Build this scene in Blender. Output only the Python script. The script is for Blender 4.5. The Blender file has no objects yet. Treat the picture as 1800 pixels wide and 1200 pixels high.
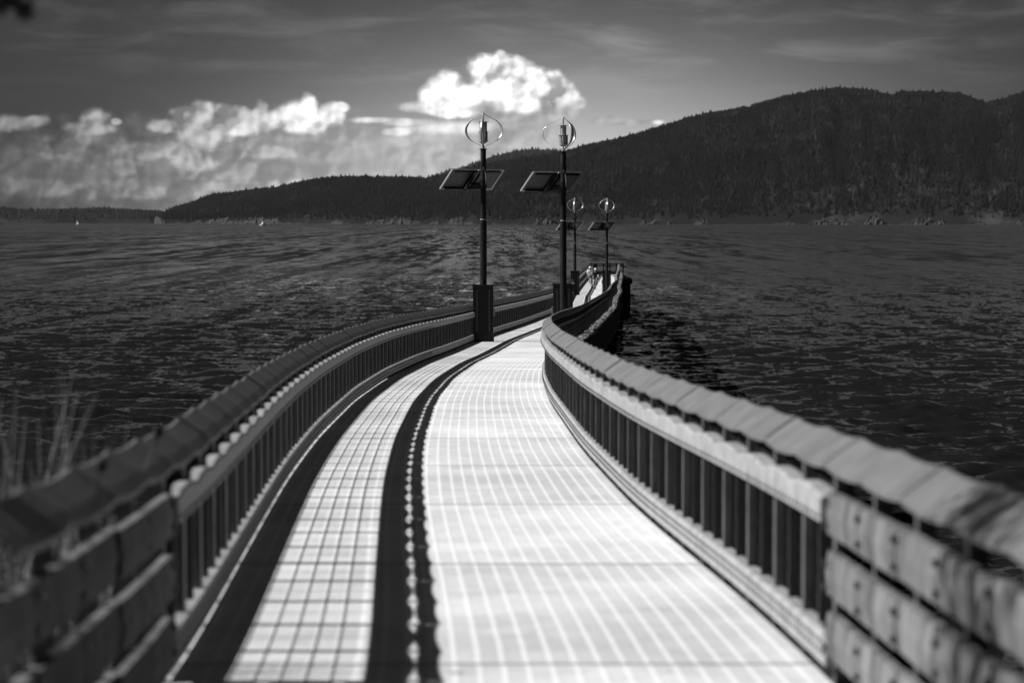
import bpy, math, random
import numpy as np
from mathutils import Vector, Matrix
random.seed(7); RNG = np.random.default_rng(7)
R = math.radians
sc = bpy.context.scene
col = sc.collection

# ------------------------------------------------------------------ camera
ZC = 9.8                 # eye height above the water
F = 4250.0               # focal length in pixels of the 1800 px wide photograph
HY = 388.0               # horizon row
cam_d = bpy.data.cameras.new('camera'); cam = bpy.data.objects.new('camera', cam_d); col.objects.link(cam)
cam.location = (0, 0, ZC)
cam.rotation_euler = (R(90) - math.atan((600 - HY) / F), 0, 0)
cam_d.lens = 85; cam_d.sensor_width = 36; cam_d.clip_start = 0.1; cam_d.clip_end = 60000
cam_d.dof.use_dof = True; cam_d.dof.focus_distance = 80; cam_d.dof.aperture_fstop = 2.0
sc.camera = cam
sc.view_settings.view_transform = 'Standard'; sc.view_settings.look = 'None'
sc.view_settings.gamma = 1; sc.view_settings.use_curve_mapping = False
sc.view_settings.exposure = 0.75
SUN_EL = 39.0
# ------------------------------------------------------------------ sun (from the left)
sd = bpy.data.lights.new('sun', 'SUN'); so = bpy.data.objects.new('sun', sd); col.objects.link(so)
sd.energy = 4.8; sd.angle = R(0.55)
sdir = Vector((-math.cos(R(SUN_EL)), 0.0, math.sin(R(SUN_EL))))     # towards the sun
so.rotation_euler = sdir.to_track_quat('Z', 'Y').to_euler()

# ------------------------------------------------------------------ node helper
class NG:
    def __init__(s, nt): s.nt = nt; s.N = nt.nodes; s.L = nt.links
    def put(s, sock, v):
        if isinstance(v, bpy.types.NodeSocket): s.L.new(v, sock)
        elif v is not None: sock.default_value = v
    def m(s, op, a, b=None, c=None, clamp=False):
        n = s.N.new('ShaderNodeMath'); n.operation = op; n.use_clamp = clamp
        s.put(n.inputs[0], a)
        if b is not None: s.put(n.inputs[1], b)
        if c is not None: s.put(n.inputs[2], c)
        return n.outputs[0]
    def noise(s, vec, scale, detail=4, rough=0.5, dist=0.0, w=None):
        n = s.N.new('ShaderNodeTexNoise'); s.L.new(vec, n.inputs['Vector'])
        n.inputs['Scale'].default_value = scale; n.inputs['Detail'].default_value = detail
        n.inputs['Roughness'].default_value = rough; n.inputs['Distortion'].default_value = dist
        return n.outputs['Fac']
    def xyz(s, x, y, z):
        n = s.N.new('ShaderNodeCombineXYZ'); s.put(n.inputs[0], x); s.put(n.inputs[1], y); s.put(n.inputs[2], z); return n.outputs[0]
    def sep(s, v):
        n = s.N.new('ShaderNodeSeparateXYZ'); s.L.new(v, n.inputs[0]); return n.outputs
    def ss(s, v, a, b, lo=0.0, hi=1.0):
        n = s.N.new('ShaderNodeMapRange'); n.interpolation_type = 'SMOOTHSTEP'
        s.put(n.inputs['Value'], v); s.put(n.inputs['From Min'], a); s.put(n.inputs['From Max'], b)
        s.put(n.inputs['To Min'], lo); s.put(n.inputs['To Max'], hi); return n.outputs['Result']
    def mix(s, f, a, b):
        n = s.N.new('ShaderNodeMix'); n.data_type = 'FLOAT'
        s.put(n.inputs[0], f); s.put(n.inputs[2], a); s.put(n.inputs[3], b); return n.outputs[0]

# ------------------------------------------------------------------ sky (black and white, red-filtered)
w = bpy.data.worlds.new('World'); sc.world = w; w.use_nodes = True
g = NG(w.node_tree); g.N.clear()
out = g.N.new('ShaderNodeOutputWorld'); bg = g.N.new('ShaderNodeBackground'); g.L.new(bg.outputs[0], out.inputs[0])
sky = g.N.new('ShaderNodeTexSky'); sky.sky_type = 'NISHITA'; sky.sun_disc = False
sky.sun_elevation = R(SUN_EL); sky.sun_rotation = R(-90); sky.altitude = 10
SKY_S = 0.07
sr = g.N.new('ShaderNodeSeparateColor'); g.L.new(sky.outputs[0], sr.inputs[0])
redsky = g.m('MULTIPLY', g.m('ADD', g.m('MULTIPLY', sr.outputs[0], 0.85), g.m('MULTIPLY', sr.outputs[1], 0.15)), 0.0045)
tc = g.N.new('ShaderNodeTexCoord')
dx, dy, dz = g.sep(tc.outputs['Generated'])
ay = g.m('MAXIMUM', g.m('ABSOLUTE', dy), 0.02)
U = g.m('MULTIPLY', g.m('DIVIDE', dx, ay), 42.5)
V = g.m('MULTIPLY', g.m('DIVIDE', dz, ay), 42.5)
def gauss(u0, v0, a, b):
    p = g.m('POWER', g.m('DIVIDE', g.m('SUBTRACT', U, u0), a), 2.0)
    q = g.m('POWER', g.m('DIVIDE', g.m('SUBTRACT', V, v0), b), 2.0)
    return g.m('EXPONENT', g.m('MULTIPLY', g.m('ADD', p, q), -1.0))
glow = gauss(1.0, -0.2, 5.0, 2.5)                          # bright horizon haze, with lens darkening towards the sides put into its falloff
base = g.m('MULTIPLY_ADD', glow, 0.74, redsky)
uv = g.xyz(U, V, 0.0)
def shift(vec, x, y, sx=1.0, sy=1.0):
    n = g.N.new('ShaderNodeMapping'); g.L.new(vec, n.inputs[0]); n.inputs['Location'].default_value = (x, y, 0); n.inputs['Scale'].default_value = (sx, sy, 1); return n.outputs[0]
# high streaky cloud
st = g.noise(shift(uv, 3.1, 0.4, 0.22, 1.25), 1.6, 6, 0.6, 0.5)
stm = g.m('MULTIPLY', g.ss(st, 0.44, 0.78), g.ss(V, 1.9, 3.2))
base = g.m('MULTIPLY_ADD', g.m('MULTIPLY', stm, g.m('MULTIPLY_ADD', glow, 1.0, 0.13)), 0.42, base)
# unseen bright cloud band, added above the view to put sparkle on the water
hi = g.m('MULTIPLY', gauss(0.5, 13.0, 22.0, 4.6), g.ss(g.noise(shift(uv, 0, 0, 0.12, 0.35), 1.0, 4, 0.6), 0.35, 0.65))
base = g.m('MULTIPLY_ADD', g.m('MULTIPLY', hi, g.ss(dy, 0.0, 0.1)), 0.42, base)
# fbm used by every cumulus
wn = g.N.new('ShaderNodeTexNoise'); g.L.new(uv, wn.inputs[0]); wn.inputs['Scale'].default_value = 1.6; wn.inputs['Detail'].default_value = 5
wv = g.N.new('ShaderNodeVectorMath'); wv.operation = 'MULTIPLY_ADD'; g.L.new(wn.outputs['Color'], wv.inputs[0]); wv.inputs[1].default_value = (0.34, 0.34, 0); g.L.new(uv, wv.inputs[2])
wuv = wv.outputs[0]
def puff(vec, scale):
    n = g.N.new('ShaderNodeTexVoronoi'); n.feature = 'SMOOTH_F1'; n.inputs['Scale'].default_value = scale; n.inputs['Smoothness'].default_value = 0.6
    n.inputs['Detail'].default_value = 1.0; n.inputs['Roughness'].default_value = 0.5
    n.voronoi_dimensions = '2D'
    g.L.new(vec, n.inputs['Vector']); return n.outputs['Distance']
p0 = puff(wuv, 2.6); p1 = puff(shift(wuv, 0.08, -0.08), 2.6)   # the second sample lies towards the sun
f0 = g.noise(uv, 2.2, 7, 0.55); f1 = g.noise(shift(uv, 0.10, -0.10), 2.2, 7, 0.55)
lump = g.m('SUBTRACT', g.m('MULTIPLY', f0, 1.3), g.m('MULTIPLY', p0, 0.34))
relief = g.m('ADD', g.m('MULTIPLY', g.m('SUBTRACT', p1, p0), 1.2), g.m('MULTIPLY', g.m('SUBTRACT', f0, f1), 0.9))
g0 = g.noise(uv, 1.15, 5, 0.5); g1 = g.noise(shift(uv, 0.26, -0.26), 1.15, 5, 0.5)
relief = g.m('MULTIPLY_ADD', g.m('SUBTRACT', g0, g1), 2.2, relief)
relief = g.m('MINIMUM', g.m('MAXIMUM', relief, -0.45), 0.6)
def blobs(lst, k=0.0):
    acc = None
    for (x, y, a, b) in lst:
        u0, v0 = (x - 900) / 100.0, (388 - y) / 100.0
        p = g.m('POWER', g.m('DIVIDE', g.m('SUBTRACT', U, u0), a / 100.0), 2.0)
        q = g.m('POWER', g.m('DIVIDE', g.m('SUBTRACT', V, v0), b / 100.0), 2.0)
        d = g.m('SUBTRACT', 1.0, g.m('SQRT', g.m('ADD', p, q)))
        acc = d if acc is None else g.m('SMOOTH_MAX', acc, d, 0.15)
    return acc
def layer(prev, lst, edge, bright, rough=0.9, rel=0.5, lo=0.0, shade=None, dens=1.0):
    fld = g.m('ADD', blobs(lst), g.m('MULTIPLY', g.m('SUBTRACT', lump, 0.50), rough))
    a = g.m('MULTIPLY', g.ss(fld, lo, lo + edge), dens)
    val = g.m('MULTIPLY', g.m('MULTIPLY_ADD', relief, rel, 1.0), bright)
    if shade is not None: val = g.m('MULTIPLY', val, shade)
    return g.mix(a, prev, g.m('MAXIMUM', val, 0.02))
gl2 = g.m('MULTIPLY_ADD', gauss(1.2, 0.8, 6.2, 6.0), 0.86, 0.14)
# grey veil under the cumulus bank
base = layer(base, [(330, 300, 330, 110), (120, 300, 300, 90), (520, 270, 260, 90), (760, 270, 200, 60)], 0.9, g.m('MULTIPLY', gl2, 0.58), 0.9, 0.55, -0.15, dens=0.85)
base = layer(base, [(80, 330, 120, 22), (250, 338, 170, 16), (130, 262, 60, 40), (240, 262, 60, 26), (200, 330, 60, 20), (455, 328, 230, 13), (385, 300, 90, 26), (220, 292, 40, 20), (470, 270, 80, 14)],
             0.6, g.m('MULTIPLY', gl2, 0.85), 1.1, 0.8, -0.05, dens=0.8)
# small left clouds and the long bank
base = layer(base, [(20, 218, 60, 20), (60, 214, 40, 14), (168, 212, 34, 26), (160, 226, 60, 16), (206, 215, 14, 9)], 0.6, g.m('MULTIPLY', gl2, 1.15), 0.45, 0.8)
base = layer(base, [(330, 204, 40, 20), (362, 196, 36, 24), (392, 196, 26, 20), (310, 222, 60, 18), (420, 205, 50, 22), (352, 245, 56, 42), (340, 285, 44, 26), (460, 198, 22, 24), (375, 225, 60, 36), (310, 265, 40, 20)],
             0.50, g.m('MULTIPLY', gl2, 0.95), 0.6, 1.1)
base = layer(base, [(470, 212, 60, 24), (520, 205, 40, 32), (546, 192, 22, 34), (580, 202, 34, 27), (600, 190, 20, 12), (562, 214, 30, 20), (535, 222, 52, 20), (455, 206, 26, 22), (430, 222, 44, 22)],
             0.50, g.m('MULTIPLY', gl2, 1.40), 0.5, 0.8)
# the big central cumulus: grey base, then the bright towers
shade_c = g.ss(g.m('MULTIPLY_ADD', U, -0.35, V), 1.35, 2.35, 0.50, 1.08)
base = layer(base, [(870, 205, 150, 26), (900, 240, 120, 30), (960, 190, 80, 40), (1070, 214, 40, 12), (1110, 216, 60, 8), (900, 268, 120, 16)], 0.6, 0.40, 0.8, 0.6, dens=0.85)
base = layer(base, [(760, 190, 70, 16), (720, 216, 70, 10), (790, 226, 110, 16), (700, 232, 40, 10), (660, 212, 60, 8), (1157, 216, 16, 6)], 0.7, 0.75, 0.5, 0.5)
base = layer(base, [(935, 145, 44, 34), (965, 150, 40, 34), (900, 128, 44, 32), (848, 118, 36, 26), (876, 112, 34, 22), (990, 170, 36, 30), (1010, 182, 26, 16), (860, 142, 44, 32)],
             0.45, g.m('MULTIPLY', shade_c, 0.84), 0.52, 1.2)
base = layer(base, [(785, 158, 44, 38), (770, 172, 40, 34), (815, 172, 46, 32), (800, 196, 60, 16), (878, 165, 46, 34), (900, 180, 56, 26), (925, 186, 36, 22)],
             0.48, g.m('MULTIPLY', shade_c, 1.08), 0.48, 0.8)
base = layer(base, [(838, 192, 44, 15), (960, 205, 80, 14), (905, 206, 70, 12), (1000, 196, 40, 16)], 0.9, 0.42, 0.8, 0.6, dens=0.8)
cc = g.N.new('ShaderNodeCombineColor')
base = g.m('MAXIMUM', base, 0.002)
for i in range(3): g.L.new(base, cc.inputs[i])
g.L.new(cc.outputs[0], bg.inputs['Color']); bg.inputs['Strength'].default_value = 0.6
w.cycles.sampling_method = 'MANUAL'; w.cycles.sample_map_resolution = 512

# ------------------------------------------------------------------ materials (all neutral greys: the photograph is black and white)
def mat(name, v, rough=0.6, metal=0.0, bump=0.0, bscale=40.0, var=0.0, vscale=3.0, spec=0.5, stretch=(1, 1, 1)):
    m = bpy.data.materials.new(name); m.use_nodes = True
    q = NG(m.node_tree); b = q.N['Principled BSDF']
    b.inputs['Roughness'].default_value = rough; b.inputs['Metallic'].default_value = metal
    b.inputs['Specular IOR Level'].default_value = spec
    t = q.N.new('ShaderNodeTexCoord'); mp = q.N.new('ShaderNodeMapping'); q.L.new(t.outputs['Object'], mp.inputs[0]); mp.inputs['Scale'].default_value = stretch
    vec = mp.outputs[0]
    if var:
        f = q.noise(vec, vscale, 6, 0.6)
        val = q.m('MULTIPLY', q.ss(f, 0.25, 0.75, 1 - var, 1 + var), v)
        c = q.N.new('ShaderNodeCombineColor')
        for i in range(3): q.L.new(val, c.inputs[i])
        q.L.new(c.outputs[0], b.inputs['Base Color'])
        q.put(b.inputs['Roughness'], q.ss(f, 0.3, 0.7, max(0.05, rough - .1), min(1, rough + .1)))
    else: b.inputs['Base Color'].default_value = (v, v, v, 1)
    if bump:
        bp = q.N.new('ShaderNodeBump'); bp.inputs['Strength'].default_value = bump; bp.inputs['Distance'].default_value = 0.02
        q.L.new(q.noise(vec, bscale, 5, 0.6), bp.inputs['Height']); q.L.new(bp.outputs[0], b.inputs['Normal'])
    return m
M = dict(
    cap=mat('cap_sheet', 0.105, 0.6, 0.0, 0.14, 12, 0.14, 4.0),
    rail=mat('galvanised_rail', 0.24, 0.6, 0.0, 0.25, 30, 0.25, 6.0),
    picket=mat('picket_steel', 0.025, 0.55, 0.0, 0.2, 40, 0.45, 5.0),
    post=mat('post_steel', 0.075, 0.55, 0.0, 0.2, 40, 0.4, 5.0),
    wire=mat('mesh_wire', 0.012, 0.5, 0.0),
    bolt=mat('bolt_steel', 0.06, 0.45, 0.4),
    plank=mat('weathered_plank', 0.11, 0.85, 0.0, 0.5, 22, 0.75, 2.2, 0.3, (4.0, 4.0, 0.5)),
    black=mat('black_paint', 0.003, 0.42, 0.0, 0.05, 30, 0.3, 4, 0.35),
    blackslot=mat('cabinet_seam', 0.05, 0.5),
    pole=mat('pole_paint', 0.004, 0.45, 0.0, 0.0, 30, 0.2, 3, 0.4),
    chrome=mat('polished_aluminium', 0.55, 0.28, 0.65),
    frame=mat('panel_frame', 0.45, 0.4, 0.6),
    backsheet=mat('panel_backsheet', 0.07, 0.55),
    cells=mat('panel_cells', 0.015, 0.12),
    timber=mat('dark_timber', 0.012, 0.85, 0.0, 0.5, 12, 0.5, 3, 0.2),
    mussel=mat('mussel_crust', 0.13, 0.6, 0.0, 0.8, 30, 0.8, 9),
    bank=mat('bank_soil', 0.03, 0.95, 0.0, 0.8, 6, 0.5, 2),
    reed=mat('dry_reed', 0.14, 0.9, 0.0, 0, 1, 0.3, 3),
    leaf=mat('leaf', 0.022, 0.7, 0.0, 0, 1, 0.4, 2),
    bark=mat('bark', 0.03, 0.9, 0.0, 0.6, 10, 0.4, 3),
    seed=mat('seed_head', 0.008, 0.95),
    hull=mat('boat_white', 0.95, 0.4), glass=mat('dark_glass', 0.02, 0.1),
    sail=mat('sail_cloth', 0.85, 0.8),
    skin=mat('skin', 0.26, 0.55), white=mat('white_jersey', 0.8, 0.8), dark=mat('dark_cloth', 0.015, 0.9),
    helmet=mat('helmet_shell', 0.75, 0.35), rubber=mat('rubber', 0.012, 0.8), steelbike=mat('bike_paint', 0.03, 0.4), shoe=mat('shoe', 0.02, 0.7),
    rim=mat('bike_rim', 0.5, 0.35, 0.8), bird=mat('feathers', 0.06, 0.9), box=mat('outlet_grey', 0.30, 0.5),
)
# concrete deck: pale long grooves along the run, slab joints and worn patches
def deck_material():
    m = bpy.data.materials.new('broomed_concrete'); m.use_nodes = True
    q = NG(m.node_tree); b = q.N['Principled BSDF']
    uvn = q.N.new('ShaderNodeUVMap'); u, v, _ = q.sep(uvn.outputs[0])      # u = metres along, v = metres across
    tcn = q.N.new('ShaderNodeTexCoord'); P = tcn.outputs['Object']
    def line(x, period, width, soft, off=0.0):
        d = q.m('ABSOLUTE', q.m('SUBTRACT', q.m('FRACT', q.m('ADD', q.m('DIVIDE', x, period), off)), 0.5))
        d = q.m('MULTIPLY', d, period)
        return q.ss(d, width, width + soft, 1.0, 0.0)
    wob = q.m('MULTIPLY', q.m('SUBTRACT', q.noise(P, 2.5, 3), 0.5), 0.012)
    vv = q.m('ADD', v, wob)
    groove = line(vv, 0.128, 0.009, 0.012)
    slabid = q.m('FLOOR', q.m('ADD', q.m('DIVIDE', u, 4.6), 0.5))
    half = q.m('FLOOR', q.m('ADD', q.m('MULTIPLY', v, 0.49), 0.13))
    wn_ = q.N.new('ShaderNodeTexWhiteNoise'); wn_.noise_dimensions = '2D'; q.L.new(q.xyz(slabid, half, 0.0), wn_.inputs['Vector'])
    tone = q.m('MULTIPLY_ADD', wn_.outputs['Value'], 0.16, 0.92)
    sv = q.N.new('ShaderNodeMapping'); q.L.new(uvn.outputs[0], sv.inputs[0]); sv.inputs['Scale'].default_value = (1, 3, 1)
    patch = q.ss(q.noise(P, 0.55, 7, 0.66), 0.32, 0.70, 0.74, 1.08)
    streak = q.ss(q.noise(P, 6.0, 5, 0.7), 0.3, 0.75, 0.90, 1.05)
    wv_ = q.m('MULTIPLY', q.m('SUBTRACT', q.noise(P, 1.2, 3), 0.5), 0.05)
    joint = line(q.m('ADD', u, wv_), 4.6, 0.022, 0.02)
    joint2 = q.m('MULTIPLY', line(q.m('ADD', u, wv_), 1.53, 0.004, 0.02), 0.25)
    mid = line(q.m('ADD', v, q.m('MULTIPLY', wv_, 0.6)), 40.0, 0.006, 0.008, 0.5 - 0.35 / 40.0)
    spots = q.ss(q.noise(P, 14.0, 2, 0.5), 0.74, 0.80, 0.0, 0.5)
    val = q.m('MULTIPLY', q.m('MULTIPLY', tone, patch), streak)
    val = q.m('MULTIPLY', val, 0.54)
    val = q.mix(q.m('MULTIPLY', groove, 0.55), val, 0.70)
    val = q.mix(q.m('MAXIMUM', q.m('MAXIMUM', joint, joint2), q.m('MULTIPLY', mid, 0.5)), val, 0.16)
    val = q.mix(spots, val, 0.22)
    c = q.N.new('ShaderNodeCombineColor')
    for i in range(3): q.L.new(val, c.inputs[i])
    q.L.new(c.outputs[0], b.inputs['Base Color']); b.inputs['Roughness'].default_value = 0.8
    bp = q.N.new('ShaderNodeBump'); bp.inputs['Strength'].default_value = 0.35; bp.inputs['Distance'].default_value = 0.006
    q.L.new(q.m('ADD', q.m('MULTIPLY', groove, 0.8), q.noise(P, 60, 3)), bp.inputs['Height']); q.L.new(bp.outputs[0], b.inputs['Normal'])
    return m
M['deck'] = deck_material()
WSLOPE = 0.70
def water_material():
    m = bpy.data.materials.new('sea_water'); m.use_nodes = True
    q = NG(m.node_tree); b = q.N['Principled BSDF']
    b.inputs['Base Color'].default_value = (0.008, 0.008, 0.008, 1); b.inputs['IOR'].default_value = 1.33
    b.inputs['Roughness'].default_value = 0.10
    geo = q.N.new('ShaderNodeNewGeometry'); P = geo.outputs['Position']
    mp = q.N.new('ShaderNodeMapping'); q.L.new(P, mp.inputs[0]); mp.inputs['Scale'].default_value = (0.55, 1.0, 1.0)
    mp.inputs['Rotation'].default_value = (0, 0, R(8))
    mp2 = q.N.new('ShaderNodeMapping'); q.L.new(P, mp2.inputs[0]); mp2.inputs['Scale'].default_value = (0.45, 1.0, 1.0); mp2.inputs['Rotation'].default_value = (0, 0, R(-10))
    mp3 = q.N.new('ShaderNodeMapping'); q.L.new(P, mp3.inputs[0]); mp3.inputs['Scale'].default_value = (0.16, 0.016, 1.0)
    def cn(vec, sc_, det, ro):
        n = q.N.new('ShaderNodeTexNoise'); q.L.new(vec, n.inputs['Vector']); n.inputs['Scale'].default_value = sc_; n.inputs['Detail'].default_value = det; n.inputs['Roughness'].default_value = ro
        v_ = q.N.new('ShaderNodeVectorMath'); v_.operation = 'SUBTRACT'; q.L.new(n.outputs['Color'], v_.inputs[0]); v_.inputs[1].default_value = (.5, .5, .5); return v_.outputs[0]
    def sc_v(v_, f):
        n = q.N.new('ShaderNodeVectorMath'); n.operation = 'SCALE'; q.L.new(v_, n.inputs[0]); q.put(n.inputs['Scale'], f); return n.outputs[0]
    def add_v(a, b_):
        n = q.N.new('ShaderNodeVectorMath'); n.operation = 'ADD'; q.L.new(a, n.inputs[0]); q.L.new(b_, n.inputs[1]); return n.outputs[0]
    cd = q.N.new('ShaderNodeVectorMath'); cd.operation = 'LENGTH'; q.L.new(P, cd.inputs[0]); dist = cd.outputs['Value']
    def stretched(sx_, sy_, det, ro, rot=0):
        n = q.N.new('ShaderNodeMapping'); q.L.new(P, n.inputs[0]); n.inputs['Scale'].default_value = (sx_, sy_, 1.0); n.inputs['Rotation'].default_value = (0, 0, R(rot)); return q.noise(n.outputs[0], 1.0, det, ro)
    wv1 = stretched(0.75, 0.13, 4, 0.65, 3); wv2 = stretched(0.28, 0.018, 4, 0.65, 1); wv3 = stretched(0.08, 0.0024, 3, 0.6); wv4 = stretched(1.9, 0.55, 3, 0.65, 5)
    faces = q.m('ADD', q.m('MULTIPLY', wv1, 1.2), q.m('MULTIPLY', wv2, 0.9)); faces = q.m('ADD', faces, q.m('MULTIPLY', wv3, 0.5)); faces = q.m('ADD', faces, q.m('MULTIPLY', wv4, 1.1))
    faces = q.ss(faces, 1.58, 2.22, 0.0, 1.0)          # groups of wave faces turned against the wind
    swell = q.ss(q.m('ADD', q.m('MULTIPLY', wv2, 1.0), q.m('MULTIPLY', wv3, 0.7)), 0.74, 0.98, 0.05, 1.0)
    cd2 = q.N.new('ShaderNodeVectorMath'); cd2.operation = 'LENGTH'; q.L.new(P, cd2.inputs[0])
    faces = q.mix(q.ss(cd2.outputs['Value'], 250, 900), faces, swell)
    tilt = q.m('MULTIPLY', faces, -0.32)
    slope = add_v(sc_v(cn(mp.outputs[0], 4.5, 5, 0.72), WSLOPE), sc_v(cn(mp2.outputs[0], 0.55, 4, 0.6), WSLOPE))
    fl = q.N.new('ShaderNodeVectorMath'); fl.operation = 'MULTIPLY'; q.L.new(slope, fl.inputs[0]); fl.inputs[1].default_value = (0.7, 1.0, 0.0)
    nn = q.N.new('ShaderNodeVectorMath'); nn.operation = 'NORMALIZE'; q.L.new(add_v(add_v(geo.outputs['Normal'], fl.outputs[0]), q.xyz(0.0, tilt, 0.0)), nn.inputs[0])
    q.L.new(nn.outputs[0], b.inputs['Normal'])
    b.inputs['Roughness'].default_value = 0.07
    return m
M['water'] = water_material()

# ------------------------------------------------------------------ mesh helpers
def tag(o, label=None, cat=None, group=None, kind=None):
    if label: o['label'] = label
    if cat: o['category'] = cat
    if group: o['group'] = group
    if kind: o['kind'] = kind
    return o
def empty(name, loc=(0, 0, 0), rz=0.0):
    o = bpy.data.objects.new(name, None); col.objects.link(o); o.location = loc; o.rotation_euler = (0, 0, rz); o.empty_display_size = 0.3
    return o
def np_mesh(name, V_, Q_, m, parent=None, smooth=False, uvs=None, k=4):
    me = bpy.data.meshes.new(name); V_ = np.asarray(V_, np.float32); Q_ = np.asarray(Q_, np.int32)
    me.vertices.add(len(V_)); me.vertices.foreach_set('co', V_.ravel())
    me.loops.add(Q_.size); me.loops.foreach_set('vertex_index', Q_.ravel())
    me.polygons.add(len(Q_)); me.polygons.foreach_set('loop_start', np.arange(len(Q_), dtype=np.int32) * k)
    me.polygons.foreach_set('use_smooth', np.full(len(Q_), smooth))
    me.update(calc_edges=True)
    if uvs is not None:
        l = me.uv_layers.new(name='UVMap'); l.data.foreach_set('uv', np.asarray(uvs, np.float32)[Q_.ravel()].ravel())
    me.materials.append(m)
    o = bpy.data.objects.new(name, me); col.objects.link(o); o.parent = parent
    return o
class MB:
    def __init__(s): s.v = []; s.f = []
    def add(s, vs, fs):
        n = len(s.v); s.v += [tuple(p) for p in vs]; s.f += [tuple(i + n for i in f) for f in fs]
    def box(s, c, d, rot=None, shear=None):
        hx, hy, hz = d[0] / 2, d[1] / 2, d[2] / 2
        vs = [Vector((x, y, z)) for x in (-hx, hx) for y in (-hy, hy) for z in (-hz, hz)]
        if rot is not None: vs = [rot @ p for p in vs]
        c = Vector(c)
        s.add([p + c for p in vs], [(0, 1, 3, 2), (4, 6, 7, 5), (0, 4, 5, 1), (2, 3, 7, 6), (0, 2, 6, 4), (1, 5, 7, 3)])
    def bar(s, a, b, w, h=None, up=(0, 0, 1)):
        a, b = Vector(a), Vector(b); h = h or w; d = b - a; L = d.length
        z = d.normalized(); u = Vector(up)
        if abs(z.dot(u)) > 0.99: u = Vector((0, 1, 0))
        x = u.cross(z).normalized(); y = z.cross(x)
        rot = Matrix((x, y, z)).transposed()
        s.box((a + b) / 2, (w, h, L), rot)
    def tube(s, pts, r, n=10, caps=True, closed=False):
        pts = [Vector(p) for p in pts]; rs = r if isinstance(r, (list, tuple)) else [r] * len(pts)
        vs = []; prev = None
        for i, p in enumerate(pts):
            if closed: t = pts[(i + 1) % len(pts)] - pts[i - 1]
            else: t = pts[min(i + 1, len(pts) - 1)] - pts[max(i - 1, 0)]
            t.normalize()
            if prev is None:
                a = Vector((0, 0, 1)) if abs(t.z) < 0.9 else Vector((0, 1, 0)); x = a.cross(t).normalized()
            else: x = (prev - t * prev.dot(t)).normalized()
            prev = x; y = t.cross(x)
            vs += [p + (x * math.cos(2 * math.pi * k / n) + y * math.sin(2 * math.pi * k / n)) * rs[i] for k in range(n)]
        fs = []
        m_ = len(pts)
        for i in range(m_ if closed else m_ - 1):
            j = (i + 1) % m_
            for k in range(n): k2 = (k + 1) % n; fs.append((i * n + k, i * n + k2, j * n + k2, j * n + k))
        if caps and not closed: fs.append(tuple(range(n))[::-1]); fs.append(tuple(range((m_ - 1) * n, m_ * n)))
        s.add(vs, fs)
    def ico(s, c, r, sub=1, squash=(1, 1, 1), jit=0.0):
        import bmesh
        bm = bmesh.new(); bmesh.ops.create_icosphere(bm, subdivisions=sub, radius=1.0)
        vs = [Vector((v.co.x * squash[0], v.co.y * squash[1], v.co.z * squash[2])) * r * (1 + random.uniform(-jit, jit)) + Vector(c) for v in bm.verts]
        fs = [tuple(v.index for v in f.verts) for f in bm.faces]; bm.free(); s.add(vs, fs)
    def build(s, name, m, parent=None, smooth=False, bevel=0.0):
        me = bpy.data.meshes.new(name); me.from_pydata(s.v, [], s.f); me.update(); me.materials.append(m)
        if smooth: me.polygons.foreach_set('use_smooth', [True] * len(me.polygons))
        o = bpy.data.objects.new(name, me); col.objects.link(o); o.parent = parent
        if bevel:
            b = o.modifiers.new('bevel', 'BEVEL'); b.width = bevel; b.segments = 2; b.limit_method = 'ANGLE'
        return o
def copy_tree(o, parent=None):
    c = o.copy(); col.objects.link(c); c.parent = parent
    for ch in o.children: copy_tree(ch, c)
    return c

# ------------------------------------------------------------------ boardwalk alignment (metres in front of the camera -> sides, deck height)
DS = np.arange(-12, 300, 0.25)
def smooth_interp(ds, xs, sig):
    y = np.interp(DS, ds, xs)
    # linear extrapolation at the near end
    k = np.arange(-40, 41); kw = np.exp(-(k * 0.25) ** 2 / (2 * sig ** 2)); kw /= kw.sum()
    yp = np.concatenate([np.full(40, y[0]), y, np.full(40, y[-1])])
    return np.convolve(yp, kw, 'valid')
HT = smooth_interp([-12, 0, 8.5, 12.2, 27.2, 40, 50, 78.7, 187, 215, 300], [1.80, 1.95, 2.19, 2.34, 2.70, 3.02, 3.25, 3.93, 5.70, 5.83, 6.0], 2.5)
XLT = smooth_interp([-12, 0, 8, 12.25, 16.5, 20.8, 24.6, 31.3, 40.9, 49.7, 58.9, 66.4, 77, 79.5, 86, 100, 119, 150, 180, 216, 270, 300],
                    [-1.7, -1.66, -1.69, -1.76, -1.97, -2.17, -2.34, -2.55, -2.70, -2.62, -2.30, -1.86, -1.36, -1.26, -0.72, 0.47, 1.85, 3.45, 4.45, 6.1, 8.8, 10.3], 1.6)
XRT = smooth_interp([-12, 0, 8, 12.25, 15.1, 18.6, 21.3, 28.5, 40, 47, 54, 60, 66, 72, 86, 100, 119, 135, 150, 180, 200, 235, 270, 300],
                    [1.75, 1.76, 1.74, 1.68, 1.56, 1.33, 1.16, 0.90, 0.69, 0.66, 0.76, 1.03, 1.42, 1.83, 2.68, 3.55, 4.70, 5.45, 6.15, 7.75, 8.55, 10.3, 11.9, 13.2], 1.6)
def H(d): return float(np.interp(d, DS, HT))
def zd(d): return ZC - H(d)
def xl(d): return float(np.interp(d, DS, XLT))
def xr(d): return float(np.interp(d, DS, XRT))
def side_x(s, d): return xl(d) if s < 0 else xr(d)
D_END = 266.0

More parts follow.
